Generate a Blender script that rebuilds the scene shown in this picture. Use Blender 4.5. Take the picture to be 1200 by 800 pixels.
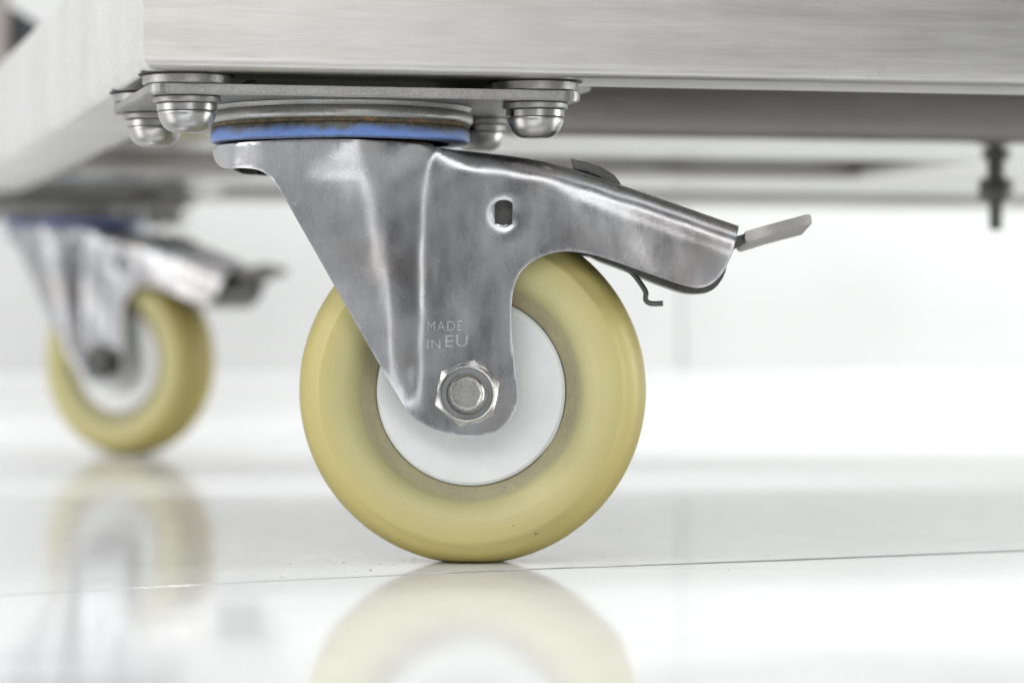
import bpy, bmesh, math, random
from mathutils import Vector, Matrix
from mathutils.geometry import delaunay_2d_cdt

for o in list(bpy.data.objects):
    bpy.data.objects.remove(o, do_unlink=True)
scene = bpy.context.scene
R = math.radians
random.seed(4)

# ------------------------------------------------------------------ camera
FPX = 3600.0                 # focal length in photo pixels (photo is 1200 wide)
HZ = 381.0                   # horizon row in the photo
D0 = 1.125                   # distance to the front castor
CH = 0.08625                 # camera height
cam_d = bpy.data.cameras.new("camera")
cam = bpy.data.objects.new("camera", cam_d)
scene.collection.objects.link(cam)
cam_d.sensor_width = 36.0
cam_d.lens = 36.0 * FPX / 1200.0
cam_d.clip_start = 0.05
cam_d.clip_end = 200
cam.location = (0, -D0, CH)
cam.rotation_euler = (math.pi / 2 - math.atan((400 - HZ) / FPX), 0, 0)
cam_d.dof.use_dof = True
cam_d.dof.focus_distance = 1.085
cam_d.dof.aperture_fstop = 7.6
scene.camera = cam

# ------------------------------------------------------------------ light
world = bpy.data.worlds.new("World")
scene.world = world
world.use_nodes = True
bgn = world.node_tree.nodes["Background"]
bgn.inputs[0].default_value = (0.93, 0.96, 1.0, 1)
bgn.inputs[1].default_value = 0.14

def area(name, loc, target, sx, sy, power, col=(1, 1, 1)):
    d = bpy.data.lights.new(name, 'AREA')
    d.shape = 'RECTANGLE'; d.size = sx; d.size_y = sy
    d.energy = power; d.color = col
    o = bpy.data.objects.new(name, d)
    scene.collection.objects.link(o)
    o.location = loc
    o.rotation_euler = (Vector(target) - Vector(loc)).to_track_quat('-Z', 'Y').to_euler()
    return o
area("window_light", (-2.6, -0.7, 1.1), (0, 0.5, 0.1), 1.6, 1.8, 48, (1.0, 0.99, 0.97))
area("front_ceiling_light", (-0.5, -2.7, 1.75), (0.0, 0.0, 0.1), 2.4, 1.0, 32, (0.97, 0.99, 1.0))
area("ceiling_light", (0.2, -0.95, 2.5), (0.2, -0.9, 0.0), 3.0, 1.0, 20, (0.97, 0.99, 1.0))
area("ridge_highlight_lamp", (0.95, -3.1, 0.95), (-0.05, 0.0, 0.1), 0.5, 1.6, 13, (1.0, 0.99, 0.97))  # added strip lamp, puts highlights on the fork ridges
area("ceiling_light_rear", (0.6, 0.75, 2.6), (0.6, 1.25, 0.2), 3.2, 0.6, 45, (0.98, 0.99, 1.0))
area("fill_light_right", (2.9, 0.6, 0.75), (0.2, 0.75, 0.0), 1.2, 1.2, 90, (0.98, 1.0, 0.98))  # added low fill lamp, brightens the floor under the trolley

vs = scene.view_settings
vs.view_transform = 'Standard'
vs.look = 'None'
vs.exposure = -0.1
vs.gamma = 1.0
vs.use_curve_mapping = False
scene.render.engine = 'CYCLES'
scene.render.resolution_x = 1024
scene.render.resolution_y = 682
scene.cycles.max_bounces = 7

# ------------------------------------------------------------------ materials
def mat(name):
    m = bpy.data.materials.new(name)
    m.use_nodes = True
    nt = m.node_tree
    return m, nt, nt.nodes["Principled BSDF"]

def N(nt, typ, **kw):
    n = nt.nodes.new(typ)
    for k, v in kw.items():
        if k.startswith('i_'):
            n.inputs[k[2:].replace('_', ' ')].default_value = v
        else:
            setattr(n, k, v)
    return n

def ramp(nt, src, stops, interp='LINEAR'):
    r = nt.nodes.new("ShaderNodeValToRGB")
    r.color_ramp.interpolation = interp
    els = r.color_ramp.elements
    while len(els) < len(stops):
        els.new(0.5)
    for e, (p, c) in zip(els, stops):
        e.position = p
        e.color = c if len(c) == 4 else (*c, 1)
    nt.links.new(src, r.inputs[0])
    return r

def coords(nt, scale=(1, 1, 1)):
    tc = nt.nodes.new("ShaderNodeTexCoord")
    mp = nt.nodes.new("ShaderNodeMapping")
    mp.inputs["Scale"].default_value = scale
    nt.links.new(tc.outputs["Object"], mp.inputs[0])
    return mp.outputs[0]

def noise(nt, vec, scale, detail=4, rough=0.55):
    n = nt.nodes.new("ShaderNodeTexNoise")
    n.inputs["Scale"].default_value = scale
    n.inputs["Detail"].default_value = detail
    n.inputs["Roughness"].default_value = rough
    nt.links.new(vec, n.inputs["Vector"])
    return n.outputs["Fac"]

def mixc(nt, fac, a, b, blend='MIX'):
    m = nt.nodes.new("ShaderNodeMix")
    m.data_type = 'RGBA'; m.blend_type = blend
    for sock, v in ((m.inputs[0], fac), (m.inputs[6], a), (m.inputs[7], b)):
        if isinstance(v, (int, float)):
            sock.default_value = v
        elif isinstance(v, tuple):
            sock.default_value = v if len(v) == 4 else (*v, 1)
        else:
            nt.links.new(v, sock)
    return m.outputs[2]

def math_n(nt, op, a, b=None, c=None):
    m = nt.nodes.new("ShaderNodeMath")
    m.operation = op
    for i, v in enumerate((a, b, c)):
        if v is None:
            continue
        if isinstance(v, (int, float)):
            m.inputs[i].default_value = v
        else:
            nt.links.new(v, m.inputs[i])
    return m.outputs[0]

def bump(nt, p, height, strength, dist=0.001):
    b = nt.nodes.new("ShaderNodeBump")
    b.inputs["Strength"].default_value = strength
    b.inputs["Distance"].default_value = dist
    nt.links.new(height, b.inputs["Height"])
    nt.links.new(b.outputs[0], p.inputs["Normal"])

def brushed(name, base, stretch, rough=0.33, bstr=0.25):
    """brushed stainless sheet; stretch = scale vector, small along the grain"""
    m, nt, p = mat(name)
    L = nt.links.new
    v = coords(nt, stretch)
    fine = noise(nt, v, 900, 3, 0.6)
    mid = noise(nt, v, 160, 4, 0.6)
    blot = noise(nt, coords(nt), 14, 5, 0.6)
    spots = noise(nt, coords(nt), 190, 3, 0.7)
    c1 = ramp(nt, fine, [(0.3, tuple(x * 0.92 for x in base)), (0.7, tuple(min(1, x * 1.07) for x in base))])
    c2 = ramp(nt, blot, [(0.3, (0.84, 0.83, 0.8)), (0.7, (1.0, 1.0, 1.0))])
    c = mixc(nt, 0.8, c1.outputs[0], c2.outputs[0], 'MULTIPLY')
    sp = ramp(nt, spots, [(0.70, (0, 0, 0)), (0.76, (1, 1, 1))])
    c = mixc(nt, math_n(nt, 'MULTIPLY', sp.outputs[0], 0.55), c, (0.22, 0.2, 0.18))
    L(c, p.inputs["Base Color"])
    p.inputs["Metallic"].default_value = 1.0
    rr = nt.nodes.new("ShaderNodeMapRange")
    rr.inputs["To Min"].default_value = rough - 0.1
    rr.inputs["To Max"].default_value = rough + 0.14
    L(mid, rr.inputs[0]); L(rr.outputs[0], p.inputs["Roughness"])
    h = math_n(nt, 'ADD', fine, math_n(nt, 'MULTIPLY', mid, 0.8))
    bump(nt, p, h, bstr, 0.0004)
    return m

def pressed(name, base, rough=0.26, blotch=0.5, bstr=0.12, scratch=True):
    m, nt, p = mat(name)
    L = nt.links.new
    v = coords(nt)
    big = noise(nt, v, 38, 5, 0.6)
    smear = noise(nt, coords(nt, (1, 1, 0.28)), 120, 5, 0.6)
    grain = noise(nt, v, 1500, 2, 0.6)
    c1 = ramp(nt, big, [(0.28, tuple(x * (1 - 0.55 * blotch) for x in base)), (0.72, tuple(min(1, x * (1 + 0.3 * blotch)) for x in base))])
    c2 = ramp(nt, smear, [(0.3, (0.72, 0.72, 0.75)), (0.68, (1, 1, 1))])
    c = mixc(nt, 0.75 * min(1, blotch * 1.4), c1.outputs[0], c2.outputs[0], 'MULTIPLY')
    warm = ramp(nt, noise(nt, v, 30, 2, 0.5), [(0.5, (1, 1, 1)), (0.75, (1.0, 0.93, 0.88))])
    c = mixc(nt, 1.0, c, warm.outputs[0], 'MULTIPLY')
    gs = ramp(nt, grain, [(0.34, (0.72, 0.72, 0.72)), (0.62, (1.08, 1.08, 1.08))])
    c = mixc(nt, 0.35 if scratch else 0.8, c, gs.outputs[0], 'MULTIPLY')
    hgt = math_n(nt, 'ADD', math_n(nt, 'MULTIPLY', grain, 0.5), math_n(nt, 'MULTIPLY', noise(nt, v, 400, 2, 0.5), 0.15))
    if scratch:
        def scr(rot, sc, scale):
            v0 = coords(nt)
            v0.node.inputs["Rotation"].default_value = rot
            m2 = nt.nodes.new("ShaderNodeMapping")
            m2.inputs["Scale"].default_value = sc
            L(v0, m2.inputs[0])
            return noise(nt, m2.outputs[0], scale, 2, 0.5)
        s1 = scr((0, R(-24), 0), (0.045, 1, 1), 900)
        s2 = scr((0, R(38), 0), (0.05, 1, 1), 1000)
        k1 = ramp(nt, s1, [(0.70, (0, 0, 0)), (0.76, (1, 1, 1))])
        k2 = ramp(nt, s2, [(0.71, (0, 0, 0)), (0.77, (1, 1, 1))])
        sc = math_n(nt, 'MAXIMUM', k1.outputs[0], k2.outputs[0])
        c = mixc(nt, math_n(nt, 'MULTIPLY', sc, 0.38), c, (0.72, 0.72, 0.72))
        hgt = math_n(nt, 'SUBTRACT', hgt, math_n(nt, 'MULTIPLY', sc, 0.12))
    L(c, p.inputs["Base Color"])
    p.inputs["Metallic"].default_value = 1.0
    rr = nt.nodes.new("ShaderNodeMapRange")
    rr.inputs["To Min"].default_value = rough - 0.09
    rr.inputs["To Max"].default_value = rough + 0.16
    L(smear, rr.inputs[0]); L(rr.outputs[0], p.inputs["Roughness"])
    wav = noise(nt, v, 55, 3, 0.5)
    b0 = nt.nodes.new("ShaderNodeBump")
    b0.inputs["Strength"].default_value = 0.14 if scratch else 0.05
    b0.inputs["Distance"].default_value = 0.0016
    L(wav, b0.inputs["Height"])
    b1 = nt.nodes.new("ShaderNodeBump")
    b1.inputs["Strength"].default_value = bstr
    b1.inputs["Distance"].default_value = 0.0004
    L(hgt, b1.inputs["Height"]); L(b0.outputs[0], b1.inputs["Normal"])
    L(b1.outputs[0], p.inputs["Normal"])
    return m

M_front = brushed("brushed_steel_along_x", (0.61, 0.60, 0.58), (0.05, 1, 1), 0.38, 0.2)
M_side = brushed("brushed_steel_along_y", (0.76, 0.76, 0.76), (1, 0.05, 1), 0.42, 0.04)
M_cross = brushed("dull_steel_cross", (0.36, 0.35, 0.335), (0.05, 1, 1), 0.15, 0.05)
M_fork = pressed("pressed_steel", (0.45, 0.454, 0.468), 0.25, 0.4, 0.08)
M_plate = pressed("galvanised_steel", (0.38, 0.38, 0.37), 0.40, 0.35, 0.35, False)
M_bolt = pressed("bolt_steel", (0.46, 0.46, 0.45), 0.30, 0.4, 0.1, True)
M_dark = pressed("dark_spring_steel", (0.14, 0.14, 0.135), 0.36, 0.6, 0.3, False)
M_pedal = pressed("pedal_steel", (0.60, 0.60, 0.58), 0.34, 0.7, 0.2, True)
M_letter = pressed("raised_lettering_lit", (0.66, 0.66, 0.66), 0.3, 0.15, 0.04, False)  # fork steel made paler: lit letter edges put into the colour
M_nut = pressed("nut_steel", (0.66, 0.65, 0.62), 0.24, 0.35, 0.12, False)

def plain(name, col, rough, metallic=0.0):
    m, nt, p = mat(name)
    v = coords(nt)
    c = ramp(nt, noise(nt, v, 90, 5), [(0.3, tuple(x * 0.8 for x in col)), (0.7, tuple(min(1, x * 1.12) for x in col))])
    nt.links.new(c.outputs[0], p.inputs["Base Color"])
    p.inputs["Roughness"].default_value = rough
    p.inputs["Metallic"].default_value = metallic
    return m
M_insert = plain("grey_nylon_insert", (0.16, 0.165, 0.17), 0.45)
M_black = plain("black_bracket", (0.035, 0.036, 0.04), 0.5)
M_grey = plain("warm_grey_paint", (0.32, 0.29, 0.275), 0.5)

def ring_material():
    m, nt, p = mat("blue_seal")
    L = nt.links.new
    tc = nt.nodes.new("ShaderNodeTexCoord")
    sx = nt.nodes.new("ShaderNodeSeparateXYZ")
    L(tc.outputs["Object"], sx.inputs[0])
    v = coords(nt)
    n1 = noise(nt, v, 75, 6, 0.6)
    n2 = noise(nt, v, 420, 4, 0.7)
    # grime that crept down from the raceway: local z runs 0 (bottom) .. 0.0052 (top)
    zz = nt.nodes.new("ShaderNodeMapRange")
    zz.inputs["From Min"].default_value = 0.0002
    zz.inputs["From Max"].default_value = 0.0056
    L(sx.outputs[2], zz.inputs[0])
    e = math_n(nt, 'ADD', zz.outputs[0], math_n(nt, 'MULTIPLY', math_n(nt, 'SUBTRACT', n1, 0.5), 1.5))
    g = ramp(nt, e, [(0.34, (0, 0, 0)), (0.84, (1, 1, 1))])
    low = ramp(nt, math_n(nt, 'ADD', zz.outputs[0], math_n(nt, 'MULTIPLY', n2, 0.25)), [(0.10, (1, 1, 1)), (0.2, (0, 0, 0))])
    blue = ramp(nt, n1, [(0.3, (0.095, 0.19, 0.48)), (0.7, (0.14, 0.25, 0.57))])
    rust = ramp(nt, n2, [(0.35, (0.045, 0.037, 0.02)), (0.62, (0.12, 0.105, 0.055)), (0.75, (0.17, 0.085, 0.03))])
    msk = math_n(nt, 'MAXIMUM', math_n(nt, 'MULTIPLY', g.outputs[0], 0.93), math_n(nt, 'MULTIPLY', low.outputs[0], 0.8))
    spk = ramp(nt, noise(nt, v, 700, 2, 0.6), [(0.69, (0, 0, 0)), (0.74, (1, 1, 1))])
    msk = math_n(nt, 'MAXIMUM', msk, math_n(nt, 'MULTIPLY', spk.outputs[0], 0.6))
    L(mixc(nt, msk, blue.outputs[0], rust.outputs[0]), p.inputs["Base Color"])
    p.inputs["Roughness"].default_value = 0.42
    bump(nt, p, n2, 0.25, 0.0005)
    return m
M_blue = ring_material()

def grime_material():
    m, nt, p = mat("rusty_grease")
    v = coords(nt)
    n = noise(nt, v, 260, 5, 0.7)
    c = ramp(nt, n, [(0.3, (0.02, 0.018, 0.012)), (0.5, (0.07, 0.055, 0.03)), (0.66, (0.2, 0.1, 0.03)), (0.78, (0.16, 0.15, 0.12))])
    nt.links.new(c.outputs[0], p.inputs["Base Color"])
    p.inputs["Roughness"].default_value = 0.7
    bump(nt, p, n, 0.6, 0.001)
    return m
M_grime = grime_material()

def tyre_material():
    m, nt, p = mat("yellowed_nylon")
    L = nt.links.new
    tc = nt.nodes.new("ShaderNodeTexCoord")
    sx = nt.nodes.new("ShaderNodeSeparateXYZ")
    L(tc.outputs["Object"], sx.inputs[0])
    rad = math_n(nt, 'SQRT', math_n(nt, 'ADD', math_n(nt, 'MULTIPLY', sx.outputs[0], sx.outputs[0]),
                                  math_n(nt, 'MULTIPLY', sx.outputs[2], sx.outputs[2])))
    v = coords(nt)
    n1 = noise(nt, v, 28, 4, 0.55)
    n2 = noise(nt, v, 900, 3, 0.65)
    n3 = noise(nt, v, 70, 5, 0.65)
    rr = nt.nodes.new("ShaderNodeMapRange")
    rr.inputs["From Min"].default_value = 0.033
    rr.inputs["From Max"].default_value = 0.0635
    L(rad, rr.inputs[0])
    rj = math_n(nt, 'ADD', rr.outputs[0], math_n(nt, 'MULTIPLY', math_n(nt, 'SUBTRACT', n1, 0.5), 0.12))
    c = ramp(nt, rj, [(0.0, (0.44, 0.395, 0.235)), (0.16, (0.52, 0.48, 0.265)), (0.42, (0.60, 0.56, 0.295)),
                      (0.66, (0.58, 0.525, 0.24)), (0.86, (0.50, 0.435, 0.165)), (0.97, (0.37, 0.305, 0.09))]).outputs[0]
    c = mixc(nt, 0.5, c, ramp(nt, n1, [(0.3, (0.82, 0.80, 0.72)), (0.7, (1, 1, 1))]).outputs[0], 'MULTIPLY')
    # dirt worked into the recess beside the hub, and specks
    inner = ramp(nt, rr.outputs[0], [(0.17, (1, 1, 1)), (0.26, (0, 0, 0))]).outputs[0]
    dirt = ramp(nt, math_n(nt, 'ADD', n2, math_n(nt, 'MULTIPLY', inner, 0.08)), [(0.60, (0, 0, 0)), (0.72, (1, 1, 1))]).outputs[0]
    film = math_n(nt, 'MULTIPLY', inner, math_n(nt, 'ADD', math_n(nt, 'MULTIPLY', n3, 1.1), 0.0))
    c = mixc(nt, film, c, (0.30, 0.265, 0.19))
    c = mixc(nt, math_n(nt, 'MULTIPLY', dirt, math_n(nt, 'ADD', math_n(nt, 'MULTIPLY', math_n(nt, 'MULTIPLY', inner, n3), 0.2), 0.05)), c, (0.12, 0.10, 0.06))
    spk = ramp(nt, noise(nt, v, 480, 2, 0.5), [(0.745, (0, 0, 0)), (0.78, (1, 1, 1))]).outputs[0]
    c = mixc(nt, math_n(nt, 'MULTIPLY', spk, 0.65), c, (0.12, 0.10, 0.06))
    L(c, p.inputs["Base Color"])
    p.inputs["Roughness"].default_value = 0.46
    p.inputs["Subsurface Weight"].default_value = 0.55
    p.inputs["Subsurface Radius"].default_value = (1.0, 0.75, 0.3)
    p.inputs["Subsurface Scale"].default_value = 0.006
    p.inputs["Specular IOR Level"].default_value = 0.4
    # faint concentric turning marks plus scuffs
    rings = nt.nodes.new("ShaderNodeTexNoise")
    rings.noise_dimensions = '1D'
    rings.inputs["Scale"].default_value = 900
    L(rad, rings.inputs["W"])
    h = math_n(nt, 'ADD', math_n(nt, 'MULTIPLY', rings.outputs["Fac"], 0.5), math_n(nt, 'MULTIPLY', n3, 0.5))
    bump(nt, p, h, 0.22, 0.0006)
    return m
M_tyre = tyre_material()

def hub_material():
    m, nt, p = mat("white_hub_plastic")
    v = coords(nt)
    n = noise(nt, v, 60, 5, 0.6)
    c = ramp(nt, n, [(0.3, (0.72, 0.73, 0.73)), (0.7, (0.82, 0.83, 0.83))]).outputs[0]
    s = ramp(nt, noise(nt, v, 420, 3, 0.6), [(0.68, (0, 0, 0)), (0.8, (1, 1, 1))]).outputs[0]
    c = mixc(nt, math_n(nt, 'MULTIPLY', s, 0.4), c, (0.4, 0.38, 0.33))
    nt.links.new(c, p.inputs["Base Color"])
    p.inputs["Roughness"].default_value = 0.42
    p.inputs["Subsurface Weight"].default_value = 0.2
    p.inputs["Subsurface Scale"].default_value = 0.004
    bump(nt, p, n, 0.08, 0.001)
    return m
M_hub = hub_material()

def floor_material():
    m, nt, p = mat("glossy_white_floor")
    L = nt.links.new
    v = coords(nt)
    n1 = noise(nt, v, 2.2, 3, 0.5)
    n2 = noise(nt, coords(nt, (1, 0.35, 1)), 60, 5, 0.65)
    fine = noise(nt, coords(nt, (0.35, 1, 1)), 700, 3, 0.6)
    c = ramp(nt, n2, [(0.3, (0.80, 0.803, 0.806)), (0.7, (0.86, 0.863, 0.866))]).outputs[0]
    spk = ramp(nt, fine, [(0.68, (0, 0, 0)), (0.74, (1, 1, 1))]).outputs[0]
    patch = ramp(nt, noise(nt, v, 9, 3, 0.6), [(0.5, (0, 0, 0)), (0.66, (1, 1, 1))]).outputs[0]
    c = mixc(nt, math_n(nt, 'MULTIPLY', math_n(nt, 'MULTIPLY', spk, patch), 0.6), c, (0.25, 0.25, 0.25))
    streak = ramp(nt, noise(nt, coords(nt, (0.22, 1.6, 1)), 11, 3, 0.5), [(0.62, (0, 0, 0)), (0.70, (1, 1, 1))]).outputs[0]
    c = mixc(nt, math_n(nt, 'MULTIPLY', streak, 0.4), c, (0.45, 0.45, 0.45))
    p.inputs["Specular IOR Level"].default_value = 0.0
    L(c, p.inputs["Base Color"])
    p.inputs["Roughness"].default_value = 0.6
    g = nt.nodes.new("ShaderNodeBsdfGlossy")
    g.inputs["Color"].default_value = (1, 1, 1, 1)
    rr = nt.nodes.new("ShaderNodeMapRange")
    rr.inputs["To Min"].default_value = 0.03
    rr.inputs["To Max"].default_value = 0.11
    L(n2, rr.inputs[0]); L(rr.outputs[0], g.inputs["Roughness"])
    b = nt.nodes.new("ShaderNodeBump")
    b.inputs["Strength"].default_value = 0.5
    b.inputs["Distance"].default_value = 0.0035
    L(n1, b.inputs["Height"])
    b2 = nt.nodes.new("ShaderNodeBump")
    b2.inputs["Strength"].default_value = 0.05
    b2.inputs["Distance"].default_value = 0.0002
    L(fine, b2.inputs["Height"]); L(b.outputs[0], b2.inputs["Normal"])
    L(b2.outputs[0], g.inputs["Normal"])
    mx = nt.nodes.new("ShaderNodeMixShader")
    mx.inputs[0].default_value = 0.5
    L(p.outputs[0], mx.inputs[1]); L(g.outputs[0], mx.inputs[2])
    L(mx.outputs[0], nt.nodes["Material Output"].inputs[0])
    return m
M_floor = floor_material()
M_joint = plain("dark_joint", (0.03, 0.03, 0.03), 0.8)

def wall_material(name, lo, hi):
    m, nt, p = mat(name)
    v = coords(nt)
    n = noise(nt, v, 5, 4, 0.55)
    c = ramp(nt, n, [(0.3, lo), (0.7, hi)]).outputs[0]
    sm = ramp(nt, noise(nt, coords(nt, (0.35, 1, 1.5)), 9, 3), [(0.62, (0, 0, 0)), (0.75, (1, 1, 1))]).outputs[0]
    c = mixc(nt, math_n(nt, 'MULTIPLY', sm, 0.12), c, (0.4, 0.4, 0.4))
    nt.links.new(c, p.inputs["Base Color"])
    p.inputs["Roughness"].default_value = 0.5
    return m
M_wall = wall_material("white_wall", (0.63, 0.632, 0.63), (0.68, 0.682, 0.68))
M_skirt = wall_material("white_coving", (0.72, 0.722, 0.72), (0.76, 0.762, 0.76))

# ------------------------------------------------------------------ helpers
def link(name, me, material, parent=None, loc=(0, 0, 0), rotz=0.0):
    o = bpy.data.objects.new(name, me)
    scene.collection.objects.link(o)
    if material is not None and me is not None and not me.materials:
        me.materials.append(material)
    o.parent = parent
    o.location = loc
    o.rotation_euler = (0, 0, rotz)
    return o

def mesh_from(name, verts, faces, smooth=True, sharp=None):
    me = bpy.data.meshes.new(name)
    me.from_pydata([tuple(v) for v in verts], [], faces)
    bm = bmesh.new(); bm.from_mesh(me)
    bmesh.ops.recalc_face_normals(bm, faces=bm.faces[:])
    for f in bm.faces:
        f.smooth = smooth
    if smooth and sharp:
        for e in bm.edges:
            if len(e.link_faces) == 2 and e.calc_face_angle(0) > R(sharp):
                e.smooth = False
    bm.to_mesh(me); bm.free()
    return me

def lathe(name, prof, n=96, sharp=35, axis='z', wobble=None):
    """prof: list of (r, h); r = 0 closes the end"""
    verts, faces, rings = [], [], []
    for r, h in prof:
        if r < 1e-7:
            rings.append([len(verts)]); verts.append((0, 0, h))
        else:
            rings.append(list(range(len(verts), len(verts) + n)))
            for k in range(n):
                a = 2 * math.pi * k / n
                verts.append((r * math.cos(a), r * math.sin(a), h))
    for a, b in zip(rings, rings[1:]):
        for k in range(n):
            k2 = (k + 1) % n
            if len(a) == 1 and len(b) == 1:
                continue
            if len(a) == 1:
                faces.append((a[0], b[k], b[k2]))
            elif len(b) == 1:
                faces.append((a[k], a[k2], b[0]))
            else:
                faces.append((a[k], a[k2], b[k2], b[k]))
    if axis == 'y':          # axis along -y (towards the camera): h -> y
        verts = [(x, h, z) for (x, z, h) in verts]
    return mesh_from(name, verts, faces, True, sharp)

def arc(cx, cy, r, a0, a1, n):
    return [(cx + r * math.cos(R(a0 + (a1 - a0) * i / n)), cy + r * math.sin(R(a0 + (a1 - a0) * i / n))) for i in range(n + 1)]

def prism(name, poly3a, poly3b, bevel=0.0, smooth=False):
    """solid between two matching polygons"""
    n = len(poly3a)
    verts = list(poly3a) + list(poly3b)
    faces = [tuple(range(n)), tuple(range(2 * n - 1, n - 1, -1))]
    faces += [(i, (i + 1) % n, n + (i + 1) % n, n + i) for i in range(n)]
    me = mesh_from(name, verts, faces, smooth)
    if bevel:
        bm = bmesh.new(); bm.from_mesh(me)
        es = [e for e in bm.edges if e.calc_face_angle(0) > R(20)]
        bmesh.ops.bevel(bm, geom=es, offset=bevel, segments=2, affect='EDGES', clamp_overlap=True)
        bm.to_mesh(me); bm.free()
    return me

def box(name, x0, x1, y0, y1, z0, z1, bevel=0.0):
    a = [(x0, y0, z0), (x1, y0, z0), (x1, y1, z0), (x0, y1, z0)]
    b = [(x, y, z1) for x, y, _ in a]
    return prism(name, a, b, bevel)

def tube(name, pts, r, n=10):
    pts = [Vector(p) for p in pts]
    verts, faces = [], []
    for i, p in enumerate(pts):
        t = (pts[min(i + 1, len(pts) - 1)] - pts[max(i - 1, 0)]).normalized()
        u = t.cross(Vector((0, 1, 0)))
        u = u.normalized() if u.length > 1e-5 else Vector((1, 0, 0))
        w = t.cross(u).normalized()
        for k in range(n):
            a = 2 * math.pi * k / n
            verts.append(p + r * (math.cos(a) * u + math.sin(a) * w))
    for i in range(len(pts) - 1):
        for k in range(n):
            k2 = (k + 1) % n
            faces.append((i * n + k, i * n + k2, (i + 1) * n + k2, (i + 1) * n + k))
    faces.append(tuple(range(n))); faces.append(tuple(range(len(verts) - n, len(verts))))
    return mesh_from(name, verts, faces, True, 50)

def smoothstep(a, b, x):
    t = max(0.0, min(1.0, (x - a) / (b - a)))
    return t * t * (3 - 2 * t)

def lerp_table(tab, x):
    """smooth (Hermite) interpolation so that pressed surfaces show no kinks"""
    if x <= tab[0][0]: return tab[0][1]
    if x >= tab[-1][0]: return tab[-1][1]
    n = len(tab)
    def slope(i):
        if i == 0 or i == n - 1:
            return 0.0 if i else (tab[1][1] - tab[0][1]) / (tab[1][0] - tab[0][0])
        a = (tab[i][1] - tab[i - 1][1]) / (tab[i][0] - tab[i - 1][0])
        b = (tab[i + 1][1] - tab[i][1]) / (tab[i + 1][0] - tab[i][0])
        return 0.0 if a * b <= 0 else 2 * a * b / (a + b)
    for i in range(n - 1):
        x0, y0 = tab[i]; x1, y1 = tab[i + 1]
        if x <= x1:
            h = x1 - x0; t = (x - x0) / h
            return ((1 + 2 * t) * (1 - t) ** 2 * y0 + t * (1 - t) ** 2 * h * slope(i)
                    + t * t * (3 - 2 * t) * y1 + t * t * (t - 1) * h * slope(i + 1))
    return tab[-1][1]

# ------------------------------------------------------------------ setting
YAW = R(14)
CORNER = Vector((-0.1248, 1.04 - D0, 0.0))     # front left lower corner of the trolley, on plan
UX = Vector((math.cos(YAW), math.sin(YAW), 0))
VX = Vector((-math.sin(YAW), math.cos(YAW), 0))

def ground_px(px, py):
    d = CH * FPX / (py - HZ)
    return Vector(((px - 600) / FPX * d, d - D0, 0))

# floor: a dark bed with two big vinyl sheets that meet in one thin seam
s0 = ground_px(0, 697); s1 = ground_px(620, 666); s2 = ground_px(1200, 644)
ts = (s2 - s0).normalized()
far_l = s0 - ts * 30; far_r = s2 + ts * 30
seam = [far_l, s0 - ts * 0.3, s0, (s0 + s1) / 2 + Vector((0, 0.004, 0)), s1, (s1 + s2) / 2 - Vector((0, 0.0015, 0)), s2, s2 + ts * 0.4, far_r]
floor = link("floor", box("floor", -40, 40, -40, 40, -0.06, -0.004), M_joint)
floor["kind"] = "structure"
nrm = Vector((-ts.y, ts.x, 0))
GAP = 0.0005
SEAMW = [0.0, 0.0, 0.0002, 0.0006, 0.0022, 0.0042, 0.0034, 0.0034, 0.003]
def sheet(side):
    near = [p + nrm * side * (GAP / 2 + (SEAMW[i] if side < 0 else 0)) for i, p in enumerate(seam)]
    far = [p + nrm * side * 35 for p in seam]
    verts, faces = [], []
    zt = 0.0 if side > 0 else -0.0002
    for a, b in zip(near, far):
        verts += [(a.x, a.y, -0.0035), (a.x, a.y, zt - 0.0003), (a.x + nrm.x * side * 0.0003, a.y + nrm.y * side * 0.0003, zt), (b.x, b.y, zt)]
    for i in range(len(near) - 1):
        for k in range(3):
            q = 4 * i + k
            faces.append((q, q + 1, q + 5, q + 4))
    me = mesh_from("floor_sheet", verts, faces, False)
    if me.polygons[2].normal.z < 0:
        me.flip_normals()
    return me
link("floor_sheet", sheet(1), M_floor, floor)
link("floor_sheet", sheet(-1), M_floor, floor)

sv = []
for i, p in enumerate(seam):
    a = p + nrm * (GAP / 2); b = p - nrm * (GAP / 2 + SEAMW[i])
    sv += [(a.x, a.y, -0.00035), (b.x, b.y, -0.00035)]
sm = mesh_from("seam_sealant", sv, [(2 * i, 2 * i + 1, 2 * i + 3, 2 * i + 2) for i in range(len(seam) - 1)], False)
link("seam_sealant", sm, M_joint, floor)

# wall behind, parallel to the trolley, with a low coving strip
wall = link("wall", box("wall", -6, 9, 0, 0.12, 0, 3.0), M_wall, None, CORNER + VX * 1.36, YAW)
wall["kind"] = "structure"
prof = [(0, 0.0), (-0.022, 0.0), (-0.022, 0.003)] + arc(-0.022 + 0.0, 0.025, 0.022, -90, 0, 6)[0:0] + [(-0.012, 0.012), (-0.009, 0.026), (-0.009, 0.046), (-0.006, 0.049), (0, 0.049)]
skirt = prism("coving", [(-6, y - 0.001, z) for y, z in prof], [(9, y - 0.001, z) for y, z in prof])
link("coving", skirt, M_skirt, wall)
pil = box("wall_joint_strip", 0.0, 0.03, -0.0018, -0.0005, 0.05, 3.0)
def wall_u(px):
    k = (px - 600) / FPX
    # solve for point on wall plane at column px
    v = 1.36
    D = (v + 0.2419 * 0.1248 + 0.9703 * 1.04) / (0.9703 - 0.2419 * k)
    p = Vector((k * D, D - D0, 0)) - CORNER
    return p.dot(UX)
link("wall_joint_strip", pil, M_wall, wall, (wall_u(800), 0, 0))

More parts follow.
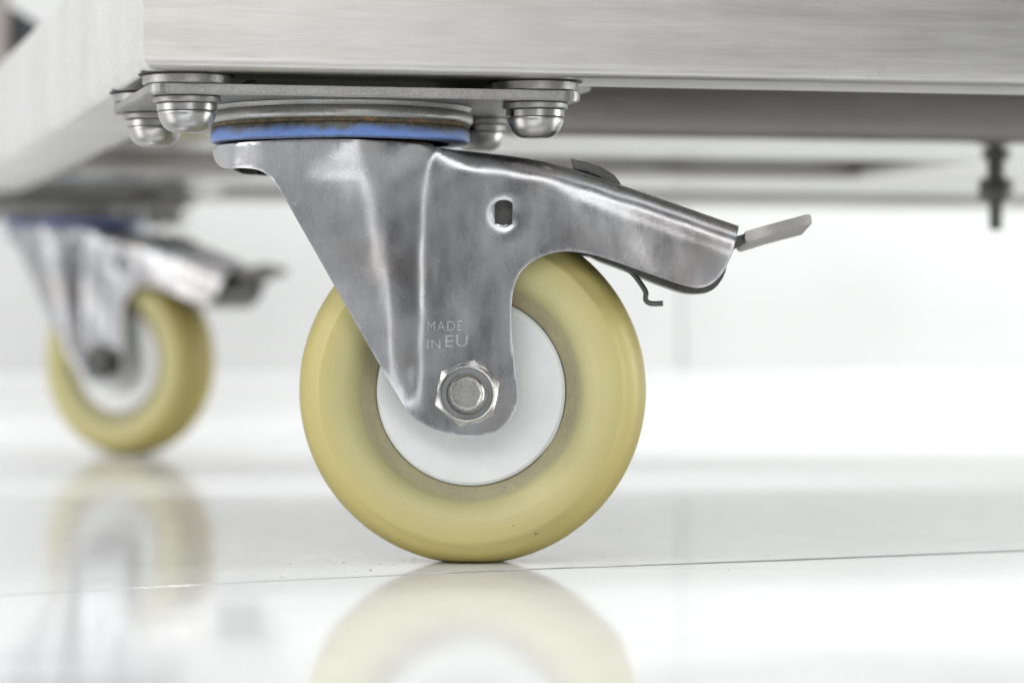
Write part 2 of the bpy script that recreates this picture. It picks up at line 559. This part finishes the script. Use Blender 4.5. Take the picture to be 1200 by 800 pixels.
# ------------------------------------------------------------------ trolley
trolley = link("trolley", None, None, None, CORNER, YAW)
trolley["label"] = "brushed stainless steel trolley with box tube frame standing on yellow castors"
trolley["category"] = "trolley"
ZB = 0.1732        # underside of the tube frame
ZT = 0.2268        # top of the tube frame
TW = 0.046         # tube width
UW, VL = 0.88, 1.121

def tube_profile(w, z0, z1, r, n=5):
    pts = []
    for cx, cz, a in ((w - r, z1 - r, 0), (r, z1 - r, 90), (r, z0 + r, 180), (w - r, z0 + r, 270)):
        pts += arc(cx, cz, r, a, a + 90, n)
    return pts

def frame_tube(name, length, m0, m1, w=TW, r=0.0048):
    """tube along +x; outer face at y=0, inner at y=w; m0/m1 mitre the ends"""
    prof = tube_profile(w, ZB, ZT, r)
    a = [(y * m0, y, z) for y, z in prof]
    b = [(length - y * m1, y, z) for y, z in prof]
    n = len(prof)
    verts = a + b
    faces = [(i, (i + 1) % n, n + (i + 1) % n, n + i) for i in range(n)]
    faces += [tuple(range(n)), tuple(range(n, 2 * n))]
    return mesh_from(name, verts, faces, True, 40)

link("frame_tube", frame_tube("front_tube", UW, 1, 1), M_front, trolley)
# side tubes run along +y of the trolley
lt = frame_tube("side_tube", VL, 1, 1)
for v in lt.vertices:
    x, y, z = v.co
    v.co = (y, x, z)
lt.flip_normals()
link("frame_tube", lt, M_side, trolley)
rt = lt.copy()
for v in rt.vertices:
    v.co.x = UW - v.co.x
rt.flip_normals()
link("frame_tube", rt, M_side, trolley)
bt = frame_tube("rear_tube", UW, 1, 1)
for v in bt.vertices:
    v.co.y = VL - v.co.y
bt.flip_normals()
link("frame_tube", bt, M_cross, trolley)

def rbox(name, x0, x1, y0, y1, z0, z1, r):
    prof = tube_profile(y1 - y0, z0, z1, r, 4)
    a = [(x0, y0 + y, z) for y, z in prof]
    b = [(x1, y0 + y, z) for y, z in prof]
    n = len(prof)
    faces = [(i, (i + 1) % n, n + (i + 1) % n, n + i) for i in range(n)] + [tuple(range(n)), tuple(range(n, 2 * n))]
    return mesh_from(name, a + b, faces, True, 40)

for (v0, v1) in ((0.334, 0.505), (0.693, 0.895)):
    link("cross_member", rbox("cross_member", TW + 0.001, UW - TW - 0.001, v0, v1, ZB + 0.0006, 0.214, 0.004), M_cross, trolley)
lg = rbox("rail", 0.508, 0.690, -0.0, 0.28, ZB + 0.001, 0.213, 0.004)
for v in lg.vertices:
    x, y, z = v.co
    v.co = (0.512 + y, x, z)
link("longitudinal_rail", lg, M_cross, trolley)
link("deck", box("deck", TW * 0.5, UW - TW * 0.5, TW * 0.5, 0.345, 0.2272, 0.2302), M_front, trolley)
# corner gussets the castors are bolted to
def gusset(vs_, flip):
    pts = [(TW + .0006, TW + .0006), (0.150, TW + .0006), (0.178, 0.075), (0.178, 0.128), (0.150, 0.158), (TW + .0006, 0.158)]
    if flip:
        pts = [(x, VL - y) for x, y in pts]
    return prism("corner_gusset", [(x, y, ZB + 0.0008) for x, y in pts], [(x, y, ZB + 0.0048) for x, y in pts], 0.0006)
link("corner_gusset", gusset(0, False), M_plate, trolley)
link("corner_gusset", gusset(0, True), M_plate, trolley)
# hanging bolt under the cross member
def tpoint(px, D):
    p = Vector(((px - 600) / FPX * D, D - D0, 0)) - CORNER
    return (p.dot(UX), p.dot(VX))
bu, bv = tpoint(1167, 1.56)
hb = link("hanging_bolt", lathe("hanging_bolt", [(0, 0.1342), (0.0032, 0.1345), (0.0036, 0.1365), (0.0036, 0.148), (0.0082, 0.1485), (0.0088, 0.1505), (0.0088, 0.1585), (0.0082, 0.1605), (0.0045, 0.161), (0.0045, 0.1702), (0.0072, 0.1704), (0.0072, 0.1736), (0, 0.1736)], 24), M_dark, trolley, (bu, bv, 0))
# rear upright with dark bracket
link("upright_post", box("upright_post", 0.002, TW - 0.002, VL - TW + 0.002, VL - 0.002, ZT + 0.0002, 1.0, 0.004), M_grey, trolley)
br = [(TW - 0.0015, 0.2305), (TW + 0.034, 0.2305), (TW + 0.028, 0.284), (TW + 0.018, 0.293), (TW - 0.0015, 0.305)]
link("corner_bracket", prism("corner_bracket", [(x, VL - 0.036, z) for x, z in br], [(x, VL - 0.014, z) for x, z in br], 0.002), M_black, trolley)

# ------------------------------------------------------------------ castor
SWIVEL = Vector((-0.0628, 0.0, 0.0))           # swivel axis of the front castor
HEAD = R(-2)                                   # heading of the trailing wheel
ROT = Matrix.Rotation(-HEAD, 3, 'Z')
CAM = Vector((0, -D0, CH))
C_L = ROT @ (CAM - SWIVEL)                     # camera in castor space (used as tracing viewpoint)

def U(px, py, yl):
    """point of the castor's own plane y = yl that was traced at photo pixel px, py"""
    d = ROT @ Vector(((px - 600) / FPX, 1.0, -(py - HZ) / FPX))
    t = (yl - C_L.y) / d.y
    return C_L + d * t

WC = Vector((0.0484, 0, 0.0625))               # wheel centre
YC = -0.0268                                   # outer face of the near cheek
RC = 0.0462

def spline(pts, step=5.0):
    """Catmull-Rom through pts, resampled"""
    out = []
    n = len(pts)
    for i in range(n - 1):
        p0, p1, p2, p3 = pts[max(i - 1, 0)], pts[i], pts[i + 1], pts[min(i + 2, n - 1)]
        L = math.dist(p1, p2)
        k = max(1, int(round(L / step)))
        for j in range(k):
            t = j / k
            out.append(tuple(0.5 * ((2 * p1[a]) + (-p0[a] + p2[a]) * t + (2 * p0[a] - 5 * p1[a] + 4 * p2[a] - p3[a]) * t * t
                                    + (-p0[a] + 3 * p1[a] - 3 * p2[a] + p3[a]) * t ** 3) for a in (0, 1)))
    out.append(tuple(pts[-1]))
    return out

TOP_PTS = [(250, 171), (285, 167), (330, 164), (380, 163), (430, 164), (480, 168), (520, 174), (560, 178.5), (600, 183), (640, 190), (680, 201), (740, 221), (800, 242), (866, 265)]
TOP = spline(TOP_PTS, 5)
EDGE1 = spline([(866, 265), (861, 287), (856, 302), (848, 318), (836, 331), (822, 337), (806, 335.5), (785, 329), (745, 315), (712, 303.5), (690, 297.5), (668, 294.5), (648, 296.5), (628, 304), (612, 317), (603, 335), (599.5, 360), (600, 395), (604, 430), (607.5, 458), (605, 478), (594, 497), (575, 508.5), (550, 511.5), (522, 507), (497, 497), (480, 484), (467, 465)], 4)
EDGE2 = spline([(467, 465), (440, 419), (393, 337), (355, 270), (330, 226), (318, 209)], 5)
EDGE3 = spline([(318, 209), (308, 201.5), (296, 198), (280, 197), (262, 197), (253, 190), (249.5, 180), (250, 171)], 3)
HOLE = [(580, 262), (580, 240)] + [(590.5 + 10.5 * math.cos(R(a)), 240 - 5.5 * math.sin(R(a))) for a in (150, 120, 90, 60, 30)] + [(601, 240), (600, 263), (590, 264)]

def top_y(px):
    for (x0, y0), (x1, y1) in zip(TOP, TOP[1:]):
        if x0 <= px <= x1:
            return y0 + (y1 - y0) * (px - x0) / (x1 - x0)
    return TOP[0][1] if px < TOP[0][0] else TOP[-1][1]

def depth(px, py):
    """y of the pressed cheek at a traced point"""
    y = YC
    # bearing end: the sheet is drawn out into a half drum below the bearing, dying out downwards
    A = lerp_table([(155, 0.0182), (180, 0.0162), (215, 0.0124), (260, 0.0100), (320, 0.0081), (380, 0.0065), (430, 0.005), (465, 0.0026), (490, 0.0004), (505, 0)], py)
    crest = lerp_table([(160, 415), (250, 428), (340, 438), (420, 456), (480, 468)], py)
    edge_r = lerp_table([(160, 496), (200, 485), (300, 480), (480, 480)], py)
    dx = px - crest
    sl, sr, cc = 1 / 150.0, 1 / 75.0, 26.0
    b = 1 - ((sr + sl) / 2 * (math.sqrt(dx * dx + cc * cc) - cc * 0.6) + (sr - sl) / 2 * dx)
    if dx > 0:
        fl = 0.36                                   # valley floor beside the crest, then the crease
        k = 0.18
        h = max(k - abs(b - fl), 0) / k
        b = max(b, fl) + h * h * k * 0.25
    b *= 1 - smoothstep(edge_r - 26, edge_r + 22, px)
    y -= A * max(b, -1.5)
    # sharp little bead beside the crease
    y -= 0.0004 * math.exp(-((px - 476) / 9) ** 2) * smoothstep(185, 230, py) * (1 - smoothstep(455, 475, py))
    # drum wraps round on the free side
    xl = (px - 399) * 0.0003
    if xl < 0:
        c = -math.sqrt(max(RC ** 2 - min(abs(xl) * 1.0, RC) ** 2, 0))
        k = 0.006
        h = max(k - abs(y - c), 0) / k
        y = max(y, c) + h * h * k * 0.25
    # folded hood edge
    if px > 500:
        s = (py - top_y(px)) * 0.0003 * 0.95
        rr = 0.0078
        if s < rr:
            q = max(rr - s, 0)
            hood = rr - math.sqrt(max(rr * rr - q * q, 0))
            y += hood * smoothstep(500, 560, px)
        # shallow crease where the fold dies out
        line = 215 + (px - 640) * 0.375
        y += 0.0004 * smoothstep(line + 7, line - 5, py) * smoothstep(620, 700, px)
        # arm is drawn in slightly towards the pedal
        y += 0.0016 * smoothstep(640, 860, px)
        # dimple round the square hole
        d = math.hypot((px - 590.5) / 1.0, (py - 250) / 1.15)
        y += 0.0010 * (1 - smoothstep(8, 21, d)) - 0.0001 * math.exp(-((d - 27) / 8) ** 2)
    # gentle unevenness of the pressing
    y += 0.00026 * math.sin(px * 0.045 + 1.3) * math.sin(py * 0.038) + 0.00020 * math.sin(px * 0.021 - py * 0.033) + 0.00007 * math.sin(px * 0.11 + py * 0.03) * math.sin(py * 0.09 - px * 0.02)
    # bottom lip curves in a little
    return y

def build_fork():
    outline = TOP[:-1] + EDGE1[:-1] + EDGE2[:-1] + EDGE3[:-1]
    pts = [Vector(p) for p in outline]
    n0 = len(pts)
    edges = [(i, (i + 1) % n0) for i in range(n0)]
    h0 = len(pts)
    hole = []
    for i in range(len(HOLE)):
        hole.append(HOLE[i])
    pts += [Vector(p) for p in hole]
    edges += [(h0 + i, h0 + (i + 1) % len(hole)) for i in range(len(hole))]

    def inside(poly, x, y):
        c = False
        j = len(poly) - 1
        for i in range(len(poly)):
            xi, yi = poly[i]; xj, yj = poly[j]
            if (yi > y) != (yj > y) and x < (xj - xi) * (y - yi) / (yj - yi) + xi:
                c = not c
            j = i
        return c
    # closely spaced rows along the folded top edge
    rows = [0.35, 1.1, 2.3, 4.0, 6.5, 10, 14, 19]
    for s in rows:
        for (x, y) in TOP[1:-1]:
            if x > 520 and inside(outline, x, y + s * 1.05):
                pts.append(Vector((x, y + s * 1.05)))
    segs = list(zip(outline, outline[1:] + outline[:1]))
    def near(x, y, lim):
        for (ax, ay), (bx, by) in segs:
            if abs(ax - x) < 14 and abs(ay - y) < 14:
                if math.hypot(ax - x, ay - y) < lim:
                    return True
        return False
    step = 4.0
    gx = 248.0
    while gx < 868:
        gy = 160.0
        while gy < 514:
            if inside(outline, gx, gy):
                topd = gy - top_y(gx)
                if not (gx > 520 and topd < 21.5) and not near(gx, gy, 2.6) and not inside(hole, gx, gy):
                    pts.append(Vector((gx, gy)))
            gy += step
        gx += step
    # extra columns on the drum side where the surface turns fast
    vco, _, faces, *_ = delaunay_2d_cdt(pts, edges, [], 1, 1e-5)
    keep = []
    for f in faces:
        cx = sum(vco[i].x for i in f) / len(f); cy = sum(vco[i].y for i in f) / len(f)
        if not inside(hole, cx, cy) and inside(outline, cx, cy):
            keep.append(tuple(f))
    nv = len(vco)
    front = [U(v.x, v.y, depth(v.x, v.y)) for v in vco]
    for p in front:
        if p.y > -0.0001: p.y = 0.0
    back = [Vector((p.x, -p.y, p.z)) for p in front]
    verts = front + back
    fs = keep + [tuple(nv + i for i in reversed(f)) for f in keep]
    # top strip
    key = {}
    for i, v in enumerate(vco):
        key[(round(v.x, 2), round(v.y, 2))] = i
    ids = [key.get((round(x, 2), round(y, 2))) for x, y in TOP]
    ids = [i for i in ids if i is not None]
    # nose strip joins the two halves of the drum
    for a, b in zip(ids, ids[1:]):
        fs.append((a, b, nv + b, nv + a))
    me = bpy.data.meshes.new("fork")
    me.from_pydata([tuple(v) for v in verts], [], fs)
    bm = bmesh.new(); bm.from_mesh(me)
    bmesh.ops.remove_doubles(bm, verts=bm.verts[:], dist=0.00008)
    bmesh.ops.recalc_face_normals(bm, faces=bm.faces[:])
    # make sure normals of the near cheek look at -y
    s = sum(f.normal.y for f in bm.faces if f.calc_center_median().y < -0.02)
    if s > 0:
        bmesh.ops.reverse_faces(bm, faces=bm.faces[:])
    for f in bm.faces:
        f.smooth = True
    bm.to_mesh(me); bm.free()
    return me

fork_me = build_fork()

# wheel -------------------------------------------------------------
TR = 0.0634
def tyre_mesh():
    half = [(0.0343, -0.0120), (0.0346, -0.0128), (0.0352, -0.0131), (0.0384, -0.0138), (0.0394, -0.0143), (0.0402, -0.0153), (0.0413, -0.0165), (0.0431, -0.0177),
            (0.0460, -0.0188), (0.0500, -0.0193), (0.0540, -0.0189), (0.0552, -0.0186), (0.0555, -0.01815), (0.0578, -0.0170), (0.0600, -0.0147), (0.0616, -0.0113), (0.0628, -0.0066), (0.0633, -0.0025)]
    prof = half + [(TR, 0.0)] + [(r, -y) for r, y in reversed(half)]
    prof = prof + [prof[0]]
    me = lathe("tyre", prof, 192, None, 'y')
    for v in me.vertices:
        if v.co.z < -WC.z:
            v.co.z = -WC.z
    return me
tyre_me = tyre_mesh()
hub_me = lathe("hub", [(0.0, -0.0122), (0.008, -0.0122), (0.0120, -0.0118), (0.0240, -0.0126), (0.0315, -0.0141), (0.0330, -0.0140), (0.0341, -0.0130), (0.0341, 0.0128), (0.033, 0.0137), (0.012, 0.0146), (0.0, 0.015)], 96, 30, 'y')
sleeve_me = lathe("axle_sleeve", [(0.0, -0.0247), (0.0085, -0.0247), (0.0085, 0.0247), (0, 0.0247)], 48, 40, 'y')

# axle nut ----------------------------------------------------------
def nut_mesh():
    verts, faces = [], []
    rc, n = 0.0121, 72
    def hexr(a, ap):
        k = (a - R(19) + R(30)) % R(60) - R(30)
        # vertices at 19+60k  -> flats at 49+60k
        k = ((a - R(49) + R(30)) % R(60)) - R(30)
        return ap / math.cos(k)
    ap = rc * math.cos(R(30))
    levels = [(-0.0282, 'flange', 0.0110), (-0.0290, 'flange', 0.0110), (-0.0294, 'flange', 0.0105), (-0.0295, 'hex', ap * 0.985), (-0.0300, 'hex', ap), (-0.0350, 'hexc', ap), (-0.0362, 'hexc2', ap), (-0.0365, 'circ', 0.0092), (-0.0360, 'circ', 0.0090), (-0.0358, 'circ', 0.0073), (-0.0330, 'circ', 0.0071)]
    for y, kind, r in levels:
        for i in range(n):
            a = R(19) + 2 * math.pi * i / n
            rr = r
            yy = y
            if kind.startswith('hex'):
                rr = hexr(a, r)
                if kind == 'hexc':      # chamfer: corners drop back
                    yy = -0.0357 + (rr - ap) * 0.75
                if kind == 'hexc2':
                    rr = min(rr, 0.0099); yy = -0.0364
            verts.append((rr * math.cos(a), yy, rr * math.sin(a)))
    L = len(levels)
    for l in range(L - 1):
        for i in range(n):
            j = (i + 1) % n
            faces.append((l * n + i, l * n + j, (l + 1) * n + j, (l + 1) * n + i))
    faces.append(tuple(range((L - 1) * n, L * n)))
    faces.append(tuple(range(n)))
    return mesh_from("axle_nut", verts, faces, True, 25)
nut_me = nut_mesh()
insert_me = lathe("nut_insert", [(0.00905, -0.0358), (0.0090, -0.0366), (0.0080, -0.03685), (0.0073, -0.0368), (0.0072, -0.0345)], 64, 40, 'y')
axle_me = lathe("axle_bolt", [(0, -0.0379), (0.0048, -0.0379), (0.0050, -0.0381), (0.0058, -0.0380), (0.0062, -0.0374), (0.0062, 0.0290), (0.0105, 0.0291), (0.0105, 0.0345), (0.0095, 0.0353), (0, 0.0353)], 48, 30, 'y')

# bearing -------------------------------------------------------------
ZR = 0.1524
ring_me = lathe("bearing_seal", [(0.040, 0.0), (0.0462, 0.0), (0.0469, 0.0004), (0.0473, 0.0012), (0.0473, 0.0036), (0.0471, 0.0046), (0.0466, 0.0053), (0.040, 0.0054)], 128, 35)
race_me = lathe("raceway", [(0.030, 0.1578), (0.0452, 0.1578), (0.0456, 0.1588), (0.0472, 0.1592), (0.0481, 0.1598), (0.0484, 0.1606), (0.0485, 0.1618), (0.0479, 0.1630), (0.0470, 0.1638), (0.0480, 0.1654), (0.030, 0.1654)], 128, 50)
grease_me = lathe("rust_band", [(0.020, 0.1495), (0.0330, 0.1495), (0.0338, 0.1500), (0.0340, 0.1510), (0.0340, 0.1522), (0.020, 0.1522)], 96, 50)
grease2_me = lathe("rust_groove", [(0.030, 0.1577), (0.0463, 0.1577), (0.0469, 0.1581), (0.0474, 0.1588), (0.0474, 0.1593), (0.0468, 0.1597), (0.030, 0.1597)], 96, 50)

# mounting plate and bolts ----------------------------------------------
PU, PV = 0.0625, 0.0435        # half spacing of the bolts
def plate_mesh():
    a, b, c = PU + 0.0145, PV + 0.0135, 0.007
    z0, z1 = 0.1656, 0.1692
    pts = []
    for sx, sy, a0 in ((1, 1, 0), (-1, 1, 90), (-1, -1, 180), (1, -1, 270)):
        pts += arc(sx * (a - c), sy * (b - c), c, a0, a0 + 90, 6)
    me = prism("mounting_plate", [(x, y, z0) for x, y in pts], [(x, y, z1) for x, y in pts], 0.0005)
    for p in me.polygons: p.use_smooth = False
    return me
plate_me = plate_mesh()
wash_me = lathe("washer", [(0.004, 0.1655), (0.0113, 0.1655), (0.0117, 0.1651), (0.0117, 0.1636), (0.0113, 0.1632), (0.004, 0.1632)], 48, 35)
def spring_washer():
    # split ring: a helical gap
    verts, faces = [], []
    n = 60
    for i in range(n + 1):
        a = R(8) + R(352 - 6) * i / n
        dz = 0.0006 * (i / n - 0.5)
        for r, z in ((0.0060, 0.1629), (0.0105, 0.1629), (0.0105, 0.1606), (0.0060, 0.1606)):
            verts.append((r * math.cos(a), r * math.sin(a), z + dz * 0.6))
    for i in range(n):
        for k in range(4):
            k2 = (k + 1) % 4
            faces.append((4 * i + k, 4 * i + k2, 4 * i + 4 + k2, 4 * i + 4 + k))
    faces += [(0, 1, 2, 3), (4 * n, 4 * n + 1, 4 * n + 2, 4 * n + 3)]
    return mesh_from("spring_washer", verts, faces, True, 35)
spring_me = spring_washer()
dome = [(0.0055, 0.1632), (0.0055, 0.1604), (0.0099, 0.1603), (0.0101, 0.1600), (0.0101, 0.1593), (0.0098, 0.1583), (0.0091, 0.1566), (0.0081, 0.1550), (0.0066, 0.1538), (0.0052, 0.1532), (0.0047, 0.1531), (0, 0.1531)]
dome_me = lathe("bolt_head", dome, 48, 42)
spacer_me = lathe("spacer_washer", [(0.004, 0.1694), (0.0150, 0.1694), (0.0154, 0.1697), (0.0154, 0.1724), (0.0150, 0.1728), (0.004, 0.1728)], 56, 40)

gap_disc_me = lathe("gap_dark_disc", [(0.004, 0.17285), (0.0168, 0.17285), (0.0170, 0.17310), (0.004, 0.17310)], 48, 40)  # thin black disc added above each spacer to darken the gap

# brake ---------------------------------------------------------------
def traced_prism(name, px, y0, y1, ymid, bevel=0.0004):
    pts = [U(a, b, ymid) for a, b in px]
    return prism(name, [(p.x, y0, p.z) for p in pts], [(p.x, y1, p.z) for p in pts], bevel)
pedal_px = [(873, 271), (899, 263.5), (947, 250.5), (950.5, 252), (952, 262), (905, 274.5), (878, 283), (873, 281)]
pp = [U(a, b, -0.0135) for a, b in pedal_px]
pedal_me = prism("brake_pedal", [(p.x, -0.0135, p.z) for p in pp], [(p.x - 0.002, 0.0135, p.z - 0.0032) for p in pp], 0.0003)
stem_me = traced_prism("pedal_stem", [(838, 290), (862, 277), (876, 273), (876, 283), (864, 290), (842, 303)], -0.009, 0.009, -0.009)
plate2_me = traced_prism("brake_plate", spline([(566, 226), (572, 268), (640, 290), (690, 299), (700, 304), (735, 317), (765, 330), (800, 342), (820, 343.5), (835, 340), (847, 326), (852, 310), (850, 296), (800, 270), (740, 246), (660, 222), (600, 212)], 8), -0.0205, 0.0205, -0.0205)
tab_me = traced_prism("spring_tab", [(669, 185), (673, 187), (686, 189.5), (704, 195.5), (719, 204.5), (726, 213), (731, 223), (722, 225), (714, 215), (702, 206.5), (688, 201), (673, 198), (670, 194)], -0.0165, 0.006, -0.0165, 0.0003)
block_me = traced_prism("brake_block", [(560, 246), (586, 248), (640, 262), (640, 276), (575, 270), (556, 258)], -0.019, 0.019, -0.019)
wire_px = spline([(720, 307), (733, 314), (743, 322), (752, 334), (757, 343), (756.5, 351), (762, 355.5), (777, 355.5)], 3)
wire_me = tube("spring_wire", [U(a, b, -0.012) for a, b in wire_px], 0.00095, 10)

# lettering -----------------------------------------------------------
def letter_mesh():
    verts, faces = [], []
    for text, x0, x1, ybase, hgt in (("MADE", 500.5, 542, 388.0, 11.5), ("IN", 500.5, 516, 408.5, 10.5), ("EU", 522, 548, 407.0, 14.0)):
        cu = bpy.data.curves.new("tmp_text", 'FONT')
        cu.body = text; cu.resolution_u = 4; cu.space_character = 1.12
        cu.offset = -0.002
        ob = bpy.data.objects.new("tmp_text", cu)
        scene.collection.objects.link(ob)
        dg = bpy.context.evaluated_depsgraph_get()
        me = bpy.data.meshes.new_from_object(ob.evaluated_get(dg))
        bm = bmesh.new(); bm.from_mesh(me)
        bmesh.ops.triangulate(bm, faces=bm.faces[:])
        bm.verts.index_update()
        xs = [v.co.x for v in bm.verts]; ys = [v.co.y for v in bm.verts]
        base = len(verts)
        for v in bm.verts:
            px = x0 + (v.co.x - min(xs)) / (max(xs) - min(xs)) * (x1 - x0)
            py = ybase - (v.co.y - min(ys)) / (max(ys) - min(ys)) * hgt - (px - 500) * 0.02
            verts.append(U(px, py, depth(px, py) - 0.0003))
        for f in bm.faces:
            faces.append(tuple(base + v.index for v in f.verts))
        bm.free()
        bpy.data.objects.remove(ob, do_unlink=True)
        bpy.data.curves.remove(cu)
        bpy.data.meshes.remove(me)
    return mesh_from("lettering", verts, faces, False)
letter_me = letter_mesh()

def solid(o, t, bev=0.0, offset=-1.0):
    s = o.modifiers.new("thickness", 'SOLIDIFY')
    s.thickness = t; s.offset = offset; s.use_even_offset = False
    if bev:
        b = o.modifiers.new("rounding", 'BEVEL')
        b.width = bev; b.segments = 2; b.limit_method = 'ANGLE'; b.angle_limit = R(60)
        b.harden_normals = False

def to_trolley(p):
    d = p - CORNER
    return (d.dot(UX), d.dot(VX), 0)

def make_castor(swivel, heading, near):
    c = link("castor", None, None, trolley, to_trolley(swivel), heading - YAW)
    f = link("fork", fork_me, M_fork, c); solid(f, 0.0024, 0.0004)
    link("tyre", tyre_me, M_tyre, c, WC)
    link("hub", hub_me, M_hub, c, WC)
    link("axle_sleeve", sleeve_me, M_bolt, c, WC)
    nz = (WC.x - 0.0002, 0, WC.z - 0.0005)
    link("axle_nut", nut_me if near else nut_me.copy(), M_nut, c, nz)
    link("nut_insert", insert_me, M_insert, c, nz)
    link("axle_bolt", axle_me if near else axle_me.copy(), M_nut, c, nz)
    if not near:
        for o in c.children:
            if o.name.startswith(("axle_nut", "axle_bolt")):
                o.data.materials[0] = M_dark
    link("bearing_seal", ring_me, M_blue, c, (0, 0, ZR))
    link("raceway", race_me, M_plate, c)
    link("rust_band", grease_me, M_grime, c)
    link("rust_groove", grease2_me, M_grime, c)
    rel = YAW - heading
    link("mounting_plate", plate_me, M_plate, c, (0, 0, 0), rel)
    for sx in (-1, 1):
        for sy in (-1, 1):
            p = Matrix.Rotation(rel, 3, 'Z') @ Vector((sx * PU, sy * PV, 0))
            link("washer", wash_me, M_plate, c, p)
            link("spring_washer", spring_me, M_bolt, c, p, R(200 + 37 * sx + 20 * sy))
            link("bolt_head", dome_me, M_bolt, c, p, R(40 * sx + 70 * sy))
            link("spacer_washer", spacer_me, M_plate, c, p)
            link("gap_dark_disc", gap_disc_me, M_black, c, p)
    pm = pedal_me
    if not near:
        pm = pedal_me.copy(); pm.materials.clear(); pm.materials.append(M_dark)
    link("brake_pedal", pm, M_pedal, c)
    link("pedal_stem", stem_me, M_dark, c)
    link("brake_plate", plate2_me, M_dark, c)
    link("brake_block", block_me, M_pedal, c)
    link("spring_tab", tab_me, M_dark, c)
    link("spring_wire", wire_me, M_dark, c)
    if near:
        l = link("lettering", letter_me, M_letter, c); solid(l, 0.0012, 0, 0)
    return c

front_c = make_castor(SWIVEL, HEAD, True)
front_c["label"] = "sharp castor at the front with yellow wheel, blue seal and brake pedal"
rear_sw = SWIVEL + VX * 0.982 + UX * 0.004
rear_c = make_castor(rear_sw, R(-32), False)
rear_c["label"] = "blurred castor at the rear left"

# ------------------------------------------------------------------ fine grit on the floor
gv, gf = [], []
rg = random.Random(11)
for i in range(260):
    if i < 40:
        px, py = rg.gauss(470, 70), 652 + abs(rg.gauss(0, 10))
    else:
        px, py = rg.uniform(20, 1190), rg.triangular(560, 790, 680)
    g = ground_px(px, py)
    r = rg.uniform(0.00008, 0.00028) * (1.3 if rg.random() < 0.12 else 1)
    base = len(gv)
    n = 5
    a0 = rg.uniform(0, 6)
    ex = rg.uniform(1, 2.6)
    for k in range(n):
        a = a0 + 2 * math.pi * k / n
        gv.append((g.x + r * ex * math.cos(a) * rg.uniform(0.6, 1.2), g.y + r * math.sin(a) * rg.uniform(0.6, 1.2), 0.00002))
    gv.append((g.x, g.y, 0.00004 + r * rg.uniform(0.4, 0.9)))
    for k in range(n):
        gf.append((base + k, base + (k + 1) % n, base + n))
M_grit = plain("grit", (0.30, 0.29, 0.27), 0.8)
grit = link("grit", mesh_from("grit", gv, gf, False), M_grit)
grit["kind"] = "stuff"
grit["label"] = "fine dark grit specks on the white floor"
grit["category"] = "grit"
